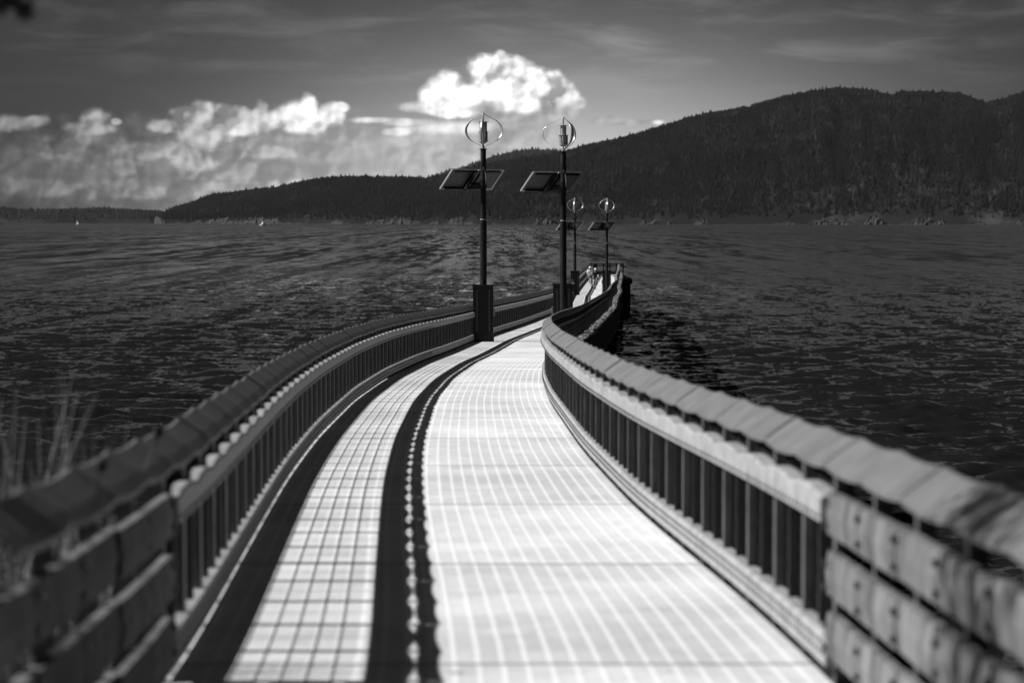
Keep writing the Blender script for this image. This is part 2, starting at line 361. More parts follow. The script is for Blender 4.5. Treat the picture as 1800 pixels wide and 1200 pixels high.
# ------------------------------------------------------------------ the sea
def build_sea():
    ypx = np.arange(0, 900) * 0.74 + 3.6
    rad = (ZC * F / ypx)[::-1]
    rad = rad[rad > 62]
    rad = np.concatenate([np.linspace(7, 62, 90)[:-1], rad, [14000, 18000, 26000]])
    th_f = np.linspace(R(-14.5), R(14.5), 900)
    th_c = np.linspace(R(14.5), R(345.5), 160)[1:-1]
    th = np.concatenate([th_f, th_c])
    rr, tt = np.meshgrid(rad, th, indexing='ij')
    X = rr * np.sin(tt); Y = rr * np.cos(tt); Z = np.zeros_like(X)
    dr = np.gradient(rad)[:, None]
    rng = np.random.default_rng(3)
    wind = R(262)
    for i in range(90):
        lam = 0.45 * (7.5 / 0.45) ** rng.random()
        a = wind + rng.normal(0, 0.38) - R(0)
        kx, ky = math.cos(a), math.sin(a)
        amp = 0.0115 * lam ** 0.9 * (0.6 + 0.8 * rng.random())
        ph = rng.random() * 6.283
        att = np.clip((lam - 1.6 * dr) / (2.2 * dr + 1e-6), 0, 1) * np.clip((rr - 8) / 10, 0, 1)
        ph_ = 2 * math.pi / lam * (X * kx + Y * ky) + ph
        grp = 0.65 + 0.35 * np.sin(2 * math.pi / (lam * 5.3) * (X * ky - Y * kx) + ph * 2.0)
        Z += amp * att * grp * (np.sin(ph_) + 0.25 * np.cos(2 * ph_))
    nr, nt = rr.shape
    idx = np.arange(nr * nt).reshape(nr, nt)
    a = idx[:-1]; b = idx[1:]
    Q_ = np.stack([a, b, np.roll(b, -1, 1), np.roll(a, -1, 1)], -1).reshape(-1, 4)[:, ::-1]
    V_ = np.stack([X, Y, Z], -1).reshape(-1, 3)
    o = np_mesh('sea', V_, Q_, M['water'], smooth=True)
    tag(o, 'dark choppy sea under and around the boardwalk', None, None, 'structure')
build_sea()

# ------------------------------------------------------------------ hills across the water
def polyfun(pts):
    a = np.array(pts, float); return lambda x: np.interp(x, a[:, 0], a[:, 1])
def lattice(x, y, seed):
    r = np.random.default_rng(seed).random((64, 64))
    xi = np.floor(x).astype(int); yi = np.floor(y).astype(int); fx = x - xi; fy = y - yi
    fx = fx * fx * (3 - 2 * fx); fy = fy * fy * (3 - 2 * fy)
    g_ = lambda i, j: r[i % 64, j % 64]
    return (g_(xi, yi) * (1 - fx) + g_(xi + 1, yi) * fx) * (1 - fy) + (g_(xi, yi + 1) * (1 - fx) + g_(xi + 1, yi + 1) * fx) * fy - 0.5
def fbm(x, y, seed, o=4):
    return sum(lattice(x * 2 ** i, y * 2 ** i, seed + i) * 0.5 ** i for i in range(o))
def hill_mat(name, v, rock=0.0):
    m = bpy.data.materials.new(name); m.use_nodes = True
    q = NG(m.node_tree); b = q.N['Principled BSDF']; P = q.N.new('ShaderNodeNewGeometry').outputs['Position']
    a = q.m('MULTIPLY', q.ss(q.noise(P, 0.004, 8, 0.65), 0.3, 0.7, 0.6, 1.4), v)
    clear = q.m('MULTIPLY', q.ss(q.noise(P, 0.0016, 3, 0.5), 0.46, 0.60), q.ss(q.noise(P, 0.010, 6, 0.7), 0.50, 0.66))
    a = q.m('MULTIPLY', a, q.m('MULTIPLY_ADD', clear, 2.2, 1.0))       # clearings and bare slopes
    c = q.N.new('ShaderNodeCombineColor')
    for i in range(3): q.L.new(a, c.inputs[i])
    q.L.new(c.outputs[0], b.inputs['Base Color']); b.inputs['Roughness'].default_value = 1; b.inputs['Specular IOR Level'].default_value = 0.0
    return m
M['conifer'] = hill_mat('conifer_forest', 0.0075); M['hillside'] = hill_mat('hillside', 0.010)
M['conifer_hazed'] = hill_mat('haze_paled_forest', 0.02)  # paler conifer colour for the far shores, distance haze painted into it
M['rock'] = mat('shore_rock', 0.024, 0.9, 0.0, 0.0, 1, 0.5, 0.03, 0.2)
def hill(name, label, skypts, r0pts, depth, m, x0, x1, nx, seed, cliff=10.0):
    sky_f = polyfun(skypts); r0f = polyfun(r0pts)
    xs = np.linspace(x0, x1, nx); ts = np.concatenate([[-0.02], np.linspace(0, 1, 46), [1.06, 1.15, 1.4]])
    XX, TT = np.meshgrid(xs, ts, indexing='ij')
    th = np.arctan((XX - 900) / F); r0 = r0f(XX); r = r0 + depth * TT
    e1 = np.maximum((HY - sky_f(XX)) / F - 0.0006, 0.0)
    gully = fbm(XX / 45.0, TT * 3 + 9, seed, 4) * 0.22 + fbm(XX / 14.0, TT * 6, seed + 9, 3) * 0.08
    prof = np.clip(np.sin(np.clip(TT, 0, 1) * math.pi / 2) ** 0.75 * (1 + gully * (1 - np.clip(TT, 0, 1)) * 1.6), -0.2, 1.0)
    e = e1 * prof
    top = ZC + e * r
    top = np.where(TT <= 0, -4, top)
    top = np.where(TT == 0, 1.0, top)
    top = np.where(TT > 1, (ZC + e1 * (r0 + depth)) * (1 - (TT - 1) * 2.2), top)
    Xw = r * np.tan(th) / np.sqrt(1 + np.tan(th) ** 2); Yw = r / np.sqrt(1 + np.tan(th) ** 2)
    n0, n1 = XX.shape; idx = np.arange(n0 * n1).reshape(n0, n1)
    Q_ = np.stack([idx[:-1, :-1], idx[1:, :-1], idx[1:, 1:], idx[:-1, 1:]], -1).reshape(-1, 4)
    o = np_mesh(name, np.stack([Xw, Yw, top], -1).reshape(-1, 3), Q_, m, smooth=True)
    tag(o, label, None, None, 'structure')
    def at(x, t):
        fx = np.clip((x - x0) / (x1 - x0) * (nx - 1), 0, nx - 1.001); i = fx.astype(int); f = fx - i
        ft = np.interp(t, ts, np.arange(len(ts))); j = np.clip(ft.astype(int), 0, len(ts) - 2); h = ft - j
        P = np.stack([Xw, Yw, top], -1)
        return ((P[i, j].T * (1 - f) * (1 - h) + P[i + 1, j].T * f * (1 - h) + P[i, j + 1].T * (1 - f) * h + P[i + 1, j + 1].T * f * h)).T
    return at
def forest(name, label, at, x0, x1, n, m, hmin, hmax, seed, ridge=0, tmin=0.012):
    rng = np.random.default_rng(seed)
    x = rng.uniform(x0, x1, n + ridge); t = rng.uniform(tmin, 1.0, n + ridge) ** 1.0
    if ridge: t[n:] = rng.uniform(0.985, 1.01, ridge)
    P = at(x, t); hh = rng.uniform(hmin, hmax, n + ridge) * (1 + (rng.random(n + ridge) < 0.06) * 0.5)
    P = P[P[:, 2] > 1.5]; hh = hh[:len(P)]; N_ = len(P)
    wd = hh * rng.uniform(0.20, 0.34, N_)
    ns = 5; rings = [(0.0, 1.0), (0.38, 0.80), (0.36, 1.05), (0.7, 0.40)]
    vs = []
    for (z, w_) in [(0.02, 1.0), (0.45, 0.62), (0.42, 0.8), (1.0, 0.03)]:
        for k in range(ns):
            a = 2 * math.pi * k / ns + rng.uniform(0, 1.2, N_)
            rj = wd * w_ * rng.uniform(0.75, 1.25, N_)
            vs.append(np.stack([P[:, 0] + rj * np.cos(a), P[:, 1] + rj * np.sin(a), P[:, 2] - 1.5 + hh * z], -1))
    V_ = np.stack(vs, 1).reshape(-1, 3); nv = 4 * ns
    f = []
    for ring in (0, 2):
        for k in range(ns): k2 = (k + 1) % ns; f.append((ring * ns + k, ring * ns + k2, (ring + 1) * ns + k2, (ring + 1) * ns + k))
    f = np.array(f); Q_ = (f[None] + (np.arange(N_) * nv)[:, None, None]).reshape(-1, 4)
    o = np_mesh(name, V_, Q_, m)
    tag(o, label, 'forest', None, 'stuff'); return o
A_SKY = [(230, 392), (262, 390), (272, 389), (285, 378), (302, 368), (338, 358), (369, 344), (400, 341), (444, 335), (489, 331), (533, 320), (578, 313), (644, 312), (711, 313), (755, 315), (790, 308), (830, 296), (861, 289), (905, 281), (950, 275.5), (994, 268),
         (1028, 257), (1089, 246), (1147, 228), (1222, 207), (1311, 191), (1378, 172), (1430, 164), (1471, 159), (1520, 163), (1555, 171), (1566, 174), (1580, 166), (1631, 167), (1684, 171), (1710, 181), (1729, 188), (1764, 182), (1800, 169), (1900, 140), (2200, 120), (2600, 190), (3000, 290), (3300, 360), (3450, 391)]
A_R0 = [(230, 8200), (280, 7600), (600, 6600), (900, 6000), (1800, 5400), (3460, 5600)]
atA = hill('wooded_hill', 'long dark forested hill rising to the right across the water', A_SKY, A_R0, 2100, M['hillside'], 262, 3460, 980, 11)
tag(forest('forest', 'dense conifer forest covering the long hillside on the right', atA, 264, 3440, 100000, M['conifer'], 7, 15, 5, 2200), None, None)
B_SKY = [(600, 392), (700, 340), (750, 316), (780, 306), (817, 297), (861, 280), (905, 269), (940, 266), (970, 268), (1000, 271), (1060, 280), (1150, 300), (1300, 340)]
atB = hill('distant_ridge', 'hazy ridge peeping up behind the long forested hill', B_SKY, [(600, 10500), (1300, 10500)], 2500, M['conifer_hazed'], 620, 1290, 200, 23)
forest('distant_forest', 'forest on the ridge behind the long hill, paled by painted haze', atB, 700, 1150, 6000, M['conifer_hazed'], 14, 24, 6, 500, 0.5)
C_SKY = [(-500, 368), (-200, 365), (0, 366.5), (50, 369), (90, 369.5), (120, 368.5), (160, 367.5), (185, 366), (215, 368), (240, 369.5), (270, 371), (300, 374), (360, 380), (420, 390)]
atC = hill('far_shore', 'low wooded shore on the left horizon', C_SKY, [(-500, 8800), (420, 9400)], 1200, M['conifer_hazed'], -500, 400, 200, 31)
forest('shore_forest', 'dark conifers along the low left shore', atC, -480, 395, 9000, M['conifer_hazed'], 7, 15, 8, 700)
def cliffs(name, label, x0, x1, r0pts, hmax, seed, thr):
    r0f = polyfun(r0pts); n = int((x1 - x0) * 2.0)
    xs = np.linspace(x0, x1, n); prof = fbm(xs / 30.0, np.zeros(n) + 3.3, seed, 4) + 0.5
    h = np.clip((prof - thr) * 2.2, 0, 1) * hmax + 1.2
    h *= 0.6 + 0.7 * (fbm(xs / 5.0, np.zeros(n), seed + 4, 3) + 0.5)
    rows = []
    for k, t in enumerate([0, 0.3, 0.6, 0.85, 1.0, 1.0]):
        j = fbm(xs / 4.0, np.zeros(n) + k * 3.7, seed + 20, 3) * 18
        r = r0f(xs) - 25 + t * 22 + j + (60 if k == 5 else 0); th = np.arctan((xs - 900) / F)
        z = (-3 if k == 0 else 1) * (np.full(n, 1.0) if k == 0 else h * t)
        if k == 5: z = h * 0 - 2
        rows.append(np.stack([r * np.sin(th), r * np.cos(th), z], -1))
    P = np.stack(rows, 1); n0, n1 = n, 6; idx = np.arange(n0 * n1).reshape(n0, n1)
    Q_ = np.stack([idx[:-1, :-1], idx[1:, :-1], idx[1:, 1:], idx[:-1, 1:]], -1).reshape(-1, 4)
    tag(np_mesh(name, P.reshape(-1, 3), Q_, M['rock']), label, None, None, 'structure')
cliffs('rocky_shore', 'pale rock cliffs along the foot of the long hill', 272, 3300, A_R0, 17, 41, 0.42)
# small headland with trees at the left edge
PINE = ['leftmost dark pine on the tiny left point', 'second pine from the left on the tiny point', 'third pine from the left on the tiny point', 'tallest dark pine at the middle of the tiny point',
        'pine just right of the tallest on the tiny point', 'fourth pine from the right on the tiny point', 'third pine from the right on the tiny point', 'second lowest pine near the tip of the tiny point', 'lowest rightmost pine at the tip of the tiny point']
def headland():
    b = MB(); b.ico((-1268, 5900, 0), 1.0, 3, (22, 60, 7), 0.06)
    o = b.build('headland', M['hillside']); tag(o, 'tiny dark rocky point at the left edge of the far water', None, None, 'structure')
    for i in range(9):
        t = empty('pine_tree', (-1272 + 2.9 * i - 3 + random.uniform(-.8, .8), 5900 + random.uniform(-20, 20), 5.0 - 0.13 * (i - 3) ** 2 * 0.3))
        tag(t, PINE[i], 'tree', 'pines on the tiny left point')
        hh = [14, 17, 15, 18, 14, 12, 10, 8, 6][i]
        c = MB(); c.tube([(0, 0, -2), (0, 0, hh * .8)], [0.3, 0.1], 6); c.build('trunk', M['bark'], t)
        c = MB()
        for k in range(110):
            z = hh * random.uniform(0.15, 1.0); rr = (1 - z / hh) * hh * 0.28 + 0.4; a = random.uniform(0, 6.28); q = random.uniform(0.3, 1) * rr
            p = Vector((math.cos(a) * q, math.sin(a) * q, z)); s = random.uniform(.4, 1.0)
            c.add([p + Vector((random.uniform(-s, s), random.uniform(-s, s), random.uniform(-s, s) * .5)) for _ in range(3)], [(0, 1, 2)])
        c.build('crown', M['leaf'], t)
headland()

# ------------------------------------------------------------------ pier (deck on piles)
def pier():
    root = empty('pier', (0, 0, 0)); tag(root, 'long curving concrete boardwalk on dark timber piles running out over the water', 'boardwalk')
    ds = np.arange(-8, D_END + 0.01, 0.5); nv = 13
    rows = []; uvs = []
    L = 0.0; prev = None
    for d in ds:
        a, b = xl(d) + 0.02, xr(d) - 0.055
        if prev is not None: L += math.hypot((a + b) / 2 - prev[0], d - prev[1])
        prev = ((a + b) / 2, d)
        for k in range(nv):
            t = k / (nv - 1); x = a + (b - a) * t
            rows.append((x, d, zd(d))); uvs.append((L, (t - 0.5) * 3.36 + 10.0))
    n = len(ds); idx = np.arange(n * nv).reshape(n, nv)
    Q_ = np.stack([idx[:-1, :-1], idx[:-1, 1:], idx[1:, 1:], idx[1:, :-1]], -1).reshape(-1, 4)
    np_mesh('deck', rows, Q_, M['deck'], root, uvs=uvs)
    # slab body under the walking surface
    vs = []; fs = []
    for i, d in enumerate(ds):
        a, b = xl(d) - 0.18, xr(d) + 0.18; z = zd(d) - 0.03
        vs += [(a, d, z), (b, d, z), (b, d, z - 0.28), (a, d, z - 0.28)]
        if i:
            p = (i - 1) * 4; c = i * 4
            for k in range(4): k2 = (k + 1) % 4; fs.append((p + k, c + k, c + k2, p + k2))
    fs += [(3, 2, 1, 0), tuple(len(vs) - 4 + k for k in range(4))]
    b_ = MB(); b_.add(vs, fs); b_.build('slab', M['timber'], root)
    # side fascia with a crusted top, both sides
    for s in (-1, 1):
        vs = []; fs = []; rr = random.Random(5)
        for i, d in enumerate(np.arange(14, D_END, 0.5)):
            x = side_x(s, d) + s * 0.20; x2 = x + s * 0.26; z = zd(d)
            tp = 0.10 + (0.0 if d < 50 else 0.22)
            vs += [(x, d, z - 0.75), (x, d, z + tp), (x2, d, z + tp - 0.03), (x2, d, z - 0.75)]
            if i:
                p = (i - 1) * 4; c = i * 4
                for k in range(4): k2 = (k + 1) % 4; fs.append((p + k, p + k2, c + k2, c + k) if s > 0 else (p + k, c + k, c + k2, p + k2))
        b_ = MB(); b_.add(vs, fs); b_.build('fascia', M['timber'], root)
    b_ = MB()
    d = 62.0
    while d < D_END - 3:
        if math.sin(d * 0.9) + math.sin(d * 0.37 + 1) > -0.9:
            x = side_x(1, d) + 0.33 + random.uniform(-.09, .11); z = zd(d) + 0.31
            b_.ico((x, d, z), random.uniform(.05, .12), 1, (1.1, random.uniform(1, 2.2), .7), 0.35)
        d += random.uniform(.08, .2)
    o = b_.build('mussel_crust', M['mussel'], root); o['label'] = 'pale lumpy crust along the outer beam'; o['kind'] = 'stuff'
    b_ = MB(); d = 70.0
    while d < 190:
        x = side_x(1, d) + 0.49; z = zd(d) - 0.72 + random.uniform(-.02, .02); b_.box((x, d, z), (.05, .16, .05)); d += 0.5
    b_.build('bolt_row', M['mussel'], root)['kind'] = 'stuff'
    d = 20.0; k = 0
    while d < D_END + 1:
        zt = zd(d) - 0.36
        for s in (-1, 1):
            x = side_x(s, d) - s * 0.25
            c = MB(); c.tube([(x + s * 0.25, d, -3), (x, d, zt - 0.2)], 0.17, 10); c.build('pile', M['timber'], root, True)
        c = MB(); c.bar((xl(d) - 0.45, d, zt - 0.06), (xr(d) + 0.45, d, zt - 0.06), 0.3, 0.32, (0, 1, 0))
        c.bar((xl(d) - 0.2, d + 0.2, zt - 0.6), (xr(d) + 0.2, d + 0.2, zt - 3.0), 0.09, 0.2, (0, 1, 0))
        c.bar((xl(d) - 0.6, d + 0.33, zt - 3.4), (xr(d) + 0.6, d + 0.33, zt - 3.4), 0.10, 0.25, (0, 1, 0))
        c.build('cross_beam', M['timber'], root)
        d += 5.0
    # plank skirt below the deck on the water side, beyond the bend
    c = MB(); d = 72.0
    while d < D_END:
        zt = zd(d) - 0.75; x = side_x(1, d) + 0.12
        c.box((x, d, zt - 1.1), (0.06, 0.26, 2.2 + random.uniform(-.3, .3))); d += 0.30
    c.build('skirt', M['timber'], root)
    # wider platform at the far end
    c = MB(); z = zd(255)
    c.box((11.5, 254, z - 0.25), (1.5, 16, 0.5)) 
    c.box((11.45, 254, z / 2 - 0.5), (1.25, 15.4, z))
    c.box((12.1, 245.9, z - 1.7), (0.7, 0.2, 0.2))
    c.build('end_platform', M['timber'], root)
pier()

# ------------------------------------------------------------------ railings
BAY = 1.05
def sweep(b, s, d0, d1, prof, step, zf=None, xoff=0.0):
    """prof: closed list of (outward offset, height); follows side s"""
    ds = list(np.arange(d0, d1, step)) + [d1]; n = len(prof); vs = []; fs = []
    for i, d in enumerate(ds):
        dz = zf(d) if zf else 0.0
        for (o_, h) in prof: vs.append((side_x(s, d) + s * (o_ + xoff), d, zd(d) + h + (dz if h > 0.8 else 0.0)))
        if i:
            p = (i - 1) * n; c = i * n
            for k in range(n):
                k2 = (k + 1) % n
                fs.append((p + k, c + k, c + k2, p + k2) if s > 0 else (p + k, p + k2, c + k2, c + k))
    fs.append(tuple(range(n))); fs.append(tuple(len(vs) - n + k for k in range(n))[::-1])
    b.add(vs, fs)
def baylen(d0, k): return d0 + k * BAY
def railing(s, d0, d1, label, first_cap, last_cap):
    root = empty('railing', (side_x(s, d0), d0, zd(d0))); tag(root, label, 'railing')
    base = Vector(root.location)
    def fin(b, name, m, sm=False, stuff=False):
        b.v = [(p[0] - base.x, p[1] - base.y, p[2] - base.z) for p in b.v]
        o = b.build(name, m, root, sm)
        if stuff: o['kind'] = 'stuff'
        return o
    n = int((d1 - d0) / BAY)
    rr = random.Random(11 + s)
    arch = lambda d: 0.035 * 4 * (((d - d0) / BAY) % 1.0) * (1 - ((d - d0) / BAY) % 1.0)
    # top rail: wide wavy cap on a channel, bolt heads on the inner face
    b = MB(); sweep(b, s, d0, d1, [(-0.10, 0.7999), (-0.10, 0.915), (-0.09, 0.93), (-0.004, 0.93), (-0.004, 0.84)], 0.105, arch)
    fin(b, 'top_rail', M['rail'])
    b = MB(); sweep(b, s, d0, d1, [(0.045, 0.88), (0.045, 1.022), (0.065, 1.022), (0.065, 0.88)], 0.5); fin(b, 'gap_shade_board', M['timber'])  # dark board added to black out the gap under the cap and trim sunlight
    b = MB(); sweep(b, s, d0, d1, [(-0.07, 0.19), (-0.055, 0.22), (0.03, 0.22), (0.03, 0.062), (-0.07, 0.062)], 0.5)
    fin(b, 'bottom_rail', M['rail'])
    b = MB(); d = d0 + 0.05
    while d < min(d1, 62):
        for (o_, h) in ((-0.104, 0.83), (-0.074, 0.175), (-0.074, 0.125)):
            b.box((side_x(s, d) + s * o_, d, zd(d) + h), (0.014, 0.018, 0.018))
        d += BAY / 8
    fin(b, 'bolt_row', M['bolt'], stuff=True)
    # mesh infill
    b = MB(); 
    for h in np.arange(0.30, 0.78, 0.105):
        sweep(b, s, d0, d1, [(0.026, h - .003), (0.034, h - .003), (0.034, h + .003), (0.026, h + .003)], 0.7)
    d = d0
    while d < d1:
        x = side_x(s, d) + s * 0.022; z = zd(d); b.box((x, d, z + 0.505), (0.012, 0.006, 0.57)); d += BAY / 12
    fin(b, 'wire_mesh', M['wire'])
    # posts (every bay) and pickets (between them): the hundred nearest each a part
    rest = MB()
    for i in range(n + 1):
        d = d0 + i * BAY; b = MB() if i < 100 else rest; x = side_x(s, d); z = zd(d)
        jx = rr.uniform(-.004, .004)
        b.box((x + s * 0.03 + jx, d, z + 0.01), (0.11, 0.11, 0.07)); b.box((x + jx, d, z + 0.53), (0.05, 0.095, 1.02))
        b.box((x + s * 0.03, d, z + 1.09), (0.15, 0.035, 0.03), Matrix.Rotation(s * R(-36), 3, 'Y'))
        if i < 100: fin(b, 'post', M['post'])
    if rest.v: fin(rest, 'far_posts', M['post'], stuff=True)
    rest = MB()
    for i in range(n):
        far = i >= 100
        for q in (0.5,):
            d = d0 + (i + q) * BAY; x = side_x(s, d); z = zd(d)
            if q == 0.5 and i < 100:
                b = MB(); b.box((x, d, z + 0.505), (0.045, 0.024, 0.58)); fin(b, 'picket', M['picket'])
            else: rest.box((x + s * .005, d, z + 0.49), (0.020, 0.040 if q == .5 else 0.030, 0.58))
    fin(rest, 'slender_pickets', M['picket'], stuff=True)
    # sloping cap in lengths of two bays, sagging between the posts
    rest = MB(); i = first_cap; cnt = 0
    TH = 0.014
    while i < n + last_cap:
        a = d0 + i * BAY; e = min(a + 2 * BAY, d1 + 0.4)
        b = MB() if cnt < 100 else rest
        j1 = rr.uniform(-.004, .004) + .004; j2 = j1 - rr.uniform(.002, .010); st_ = 0.13
        ds = np.linspace(a + 0.005, e - 0.004, 17); vs = []; fs = []
        for kk, d in enumerate(ds):
            f = ((d - d0) / BAY) % 1.0; sag = -0.020 * (4 * f * (1 - f)) ** 0.9
            tw = j1 + (j2 - j1) * kk / 16
            x = side_x(s, d); z = zd(d)
            # section: inner lip, inner edge, outer edge, outer lip
            P = [(-0.077, 1.062), (-0.078, 1.085), (-0.02, 1.13), (0.10, 1.215), (0.118, 1.215), (0.118, 1.14), (0.104, 1.14), (0.098, 1.195), (-0.02, 1.108), (-0.070, 1.068), (-0.070, 1.062)]
            for (o_, h) in P: vs.append((x + s * o_, d, z + h + sag + tw + 0.015))
            m_ = len(P)
            if kk:
                p = (kk - 1) * m_; c = kk * m_
                for k in range(m_):
                    k2 = (k + 1) % m_; fs.append((p + k, c + k, c + k2, p + k2) if s > 0 else (p + k, p + k2, c + k2, c + k))
        fs.append(tuple(range(m_))); fs.append(tuple(len(vs) - m_ + k for k in range(m_))[::-1])
        b.add(vs, fs)
        if cnt < 100: fin(b, 'cap_board', M['cap'])
        cnt += 1; i += 2
    if rest.v: fin(rest, 'far_cap_boards', M['cap'], stuff=True)
    return root
railing(-1, 12.1, D_END, 'left railing with steel pickets and a dark sloping cap, shadowed on its walking side', -4, 0)
railing(1, 12.2, D_END - 1, 'right railing with sunlit pale rails and a grey sloping cap, bending with the walk', -6, 0)

def plank_barrier(s, d0, d1, label):
    root = empty('plank_barrier', (side_x(s, d1), d1, zd(d1))); tag(root, label, 'plank barrier'); base = Vector(root.location)
    def fin(b, name, m):
        b.v = [(p[0] - base.x, p[1] - base.y, p[2] - base.z) for p in b.v]; return b.build(name, m, root)
    rr = random.Random(3 + s)
    for (h0, h1) in ((0.12, 0.34), (0.43, 0.65), (0.74, 0.955)):
        d = d1
        while d > d0 + 0.1:
            e = max(d - 1.9, d0); vs = []; fs = []; k = 9; off = rr.uniform(-.006, .012); bow = rr.uniform(.0, .012)
            for i in range(k):
                t = i / (k - 1); dd = d - (d - e + 0.10) * t; x = side_x(s, dd); z = zd(dd)
                o_ = -0.06 - off - 0.012 * t - bow * math.sin(t * 3.1) * 0.5; wv_ = rr.uniform(-.0015, .0015)
                vs += [(x + s * o_, dd, z + h0 + wv_), (x + s * (o_ - .012), dd, z + (h0 + h1) / 2), (x + s * (o_ + .004), dd, z + h1 + wv_), (x + s * (o_ + .05), dd, z + h1 + wv_), (x + s * (o_ + .05), dd, z + h0 + wv_)]
                if i:
                    p = (i - 1) * 5; c = i * 5
                    for q in range(5): q2 = (q + 1) % 5; fs.append((p + q, p + q2, c + q2, c + q) if s > 0 else (p + q, c + q, c + q2, p + q2))
            fs.append((4, 3, 2, 1, 0)); fs.append(tuple(len(vs) - 5 + q for q in range(5)))
            b = MB(); b.add(vs, fs); fin(b, 'plank', M['plank'])
            d = e
    d = d1 - 0.05
    while d > d0:
        b = MB(); x = side_x(s, d); z = zd(d); b.box((x + s * .03, d, z + 0.53), (0.08, 0.07, 1.04)); fin(b, 'post', M['post']); d -= BAY
    b = MB(); d = d1 - 0.12
    while d > d0:
        for h in (.17, .29, .48, .60, .79, .91):
            b.box((side_x(s, d) + s * -0.088, d, zd(d) + h), (0.02, 0.03, 0.03))
        d -= 0.95
    fin(b, 'bolt_row', M['bolt'])['kind'] = 'stuff'
    # cap continues
plank_barrier(1, 5.5, 12.24, 'weathered pale plank barrier at the near right end of the walk')
plank_barrier(-1, 7.4, 12.14, 'shadowed plank barrier at the near left end of the walk')

def end_rail():
    root = empty('end_railing', (xl(D_END), D_END, zd(D_END))); tag(root, 'dark railing closing the far end of the boardwalk behind the cyclists', 'railing')
    w_ = xr(D_END) - xl(D_END) + 0.5
    for i in range(6):
        b = MB(); x = i * w_ / 5; b.box((x, 0, 0.62), (0.14, 0.14, 1.25)); b.build('post', M['black'], root)
    b = MB(); b.box((w_ / 2, 0, 1.22), (w_, 0.16, 0.09)); b.build('top_rail', M['black'], root)
    b = MB(); b.box((w_ / 2, 0, 1.02), (w_, 0.06, 0.09)); b.build('middle_rail', M['black'], root)
    b = MB(); b.box((w_ / 2, 0, 0.22), (w_, 0.06, 0.36)); b.build('bottom_rail', M['black'], root)
    b = MB(); b.box((0.55, -0.10, 0.95), (0.42, 0.04, 0.6)); b.build('notice_board', M['black'], root)
end_rail()

# ------------------------------------------------------------------ lamp posts with solar panels and wind turbines
def wind_turbine(root, rot, zb):
    tb = empty('wind_turbine', (0, 0, zb)); tb.parent = root; tb.rotation_euler = (0, 0, rot)
    b = MB(); b.tube([(0, 0, 0), (0, 0, 0.10)], 0.035, 10); b.tube([(0, 0, .10), (0, 0, 1.14)], 0.022, 8)
    b.tube([(0, 0, 0.02), (0, 0, 0.06)], 0.06, 12); b.tube([(0, 0, 1.10), (0, 0, 1.15)], [0.07, 0.03], 12); b.tube([(0, 0, .17), (0, 0, .215)], .095, 14)
    b.build('shaft', M['chrome'], tb)
    for k in range(3):
        a = 2 * math.pi * k / 3; pts = []
        P0, P1 = (0.04, 1.11), (0.36, 0.96); P2, P3 = (0.36, 0.22), (0.04, 0.06)
        P1 = (0.41, 0.95); P2 = (0.41, 0.23)
        pts += [P0, ((P0[0] + P1[0]) / 2, (P0[1] + P1[1]) / 2), P1]
        for i in range(1, 16):
            t = i / 16; z = P1[1] + (P2[1] - P1[1]) * t
            r_ = 0.41 + 0.27 * (math.sin(math.pi * t)) ** 0.72; pts.append((r_, z))
        pts += [P2, ((P3[0] + P2[0]) / 2, (P3[1] + P2[1]) / 2), P3]
        vs = []; fs = []; ca, sa = math.cos(a), math.sin(a); th = 0.005
        for i, (r_, z) in enumerate(pts):
            t = i / (len(pts) - 1); wd = 0.025 + 0.032 * math.sin(math.pi * t)
            for (dr_, tt_) in ((-th, -wd), (th, -wd), (th, wd), (-th, wd)):
                rr_ = r_ + dr_; vs.append((ca * rr_ - sa * tt_, sa * rr_ + ca * tt_, z))
            if i:
                p = (i - 1) * 4; c = i * 4
                for q in range(4): q2 = (q + 1) % 4; fs.append((p + q, c + q, c + q2, p + q2))
        b = MB(); b.add(vs, fs); b.build('hoop_blade', M['chrome'], tb, True)
    for lev in range(2):
        z0, z1 = (0.225, 0.535) if lev == 0 else (0.55, 0.865); off = lev * math.pi / 2
        b = MB()
        for sgn in (0, math.pi):
            vs = []; fs = []; n = 12; cx = 0.048 * math.cos(off + sgn); cy = 0.048 * math.sin(off + sgn)
            for i in range(n + 1):
                a = off + sgn - 0.2 + (math.pi + 0.2) * i / n
                for r_ in (0.098, 0.104):
                    vs += [(cx + r_ * math.cos(a), cy + r_ * math.sin(a), z0), (cx + r_ * math.cos(a), cy + r_ * math.sin(a), z1)]
                if i:
                    p = (i - 1) * 4; c = i * 4; fs += [(p, p + 1, c + 1, c), (p + 2, c + 2, c + 3, p + 3), (p, c, c + 2, p + 2), (p + 1, p + 3, c + 3, c + 1)]
            b.add(vs, fs)
        b.tube([(0, 0, z0 - 0.008), (0, 0, z0)], 0.175, 24); b.tube([(0, 0, z1), (0, 0, z1 + 0.008)], 0.175, 24)
        b.build('rotor_drum', M['chrome'], tb)
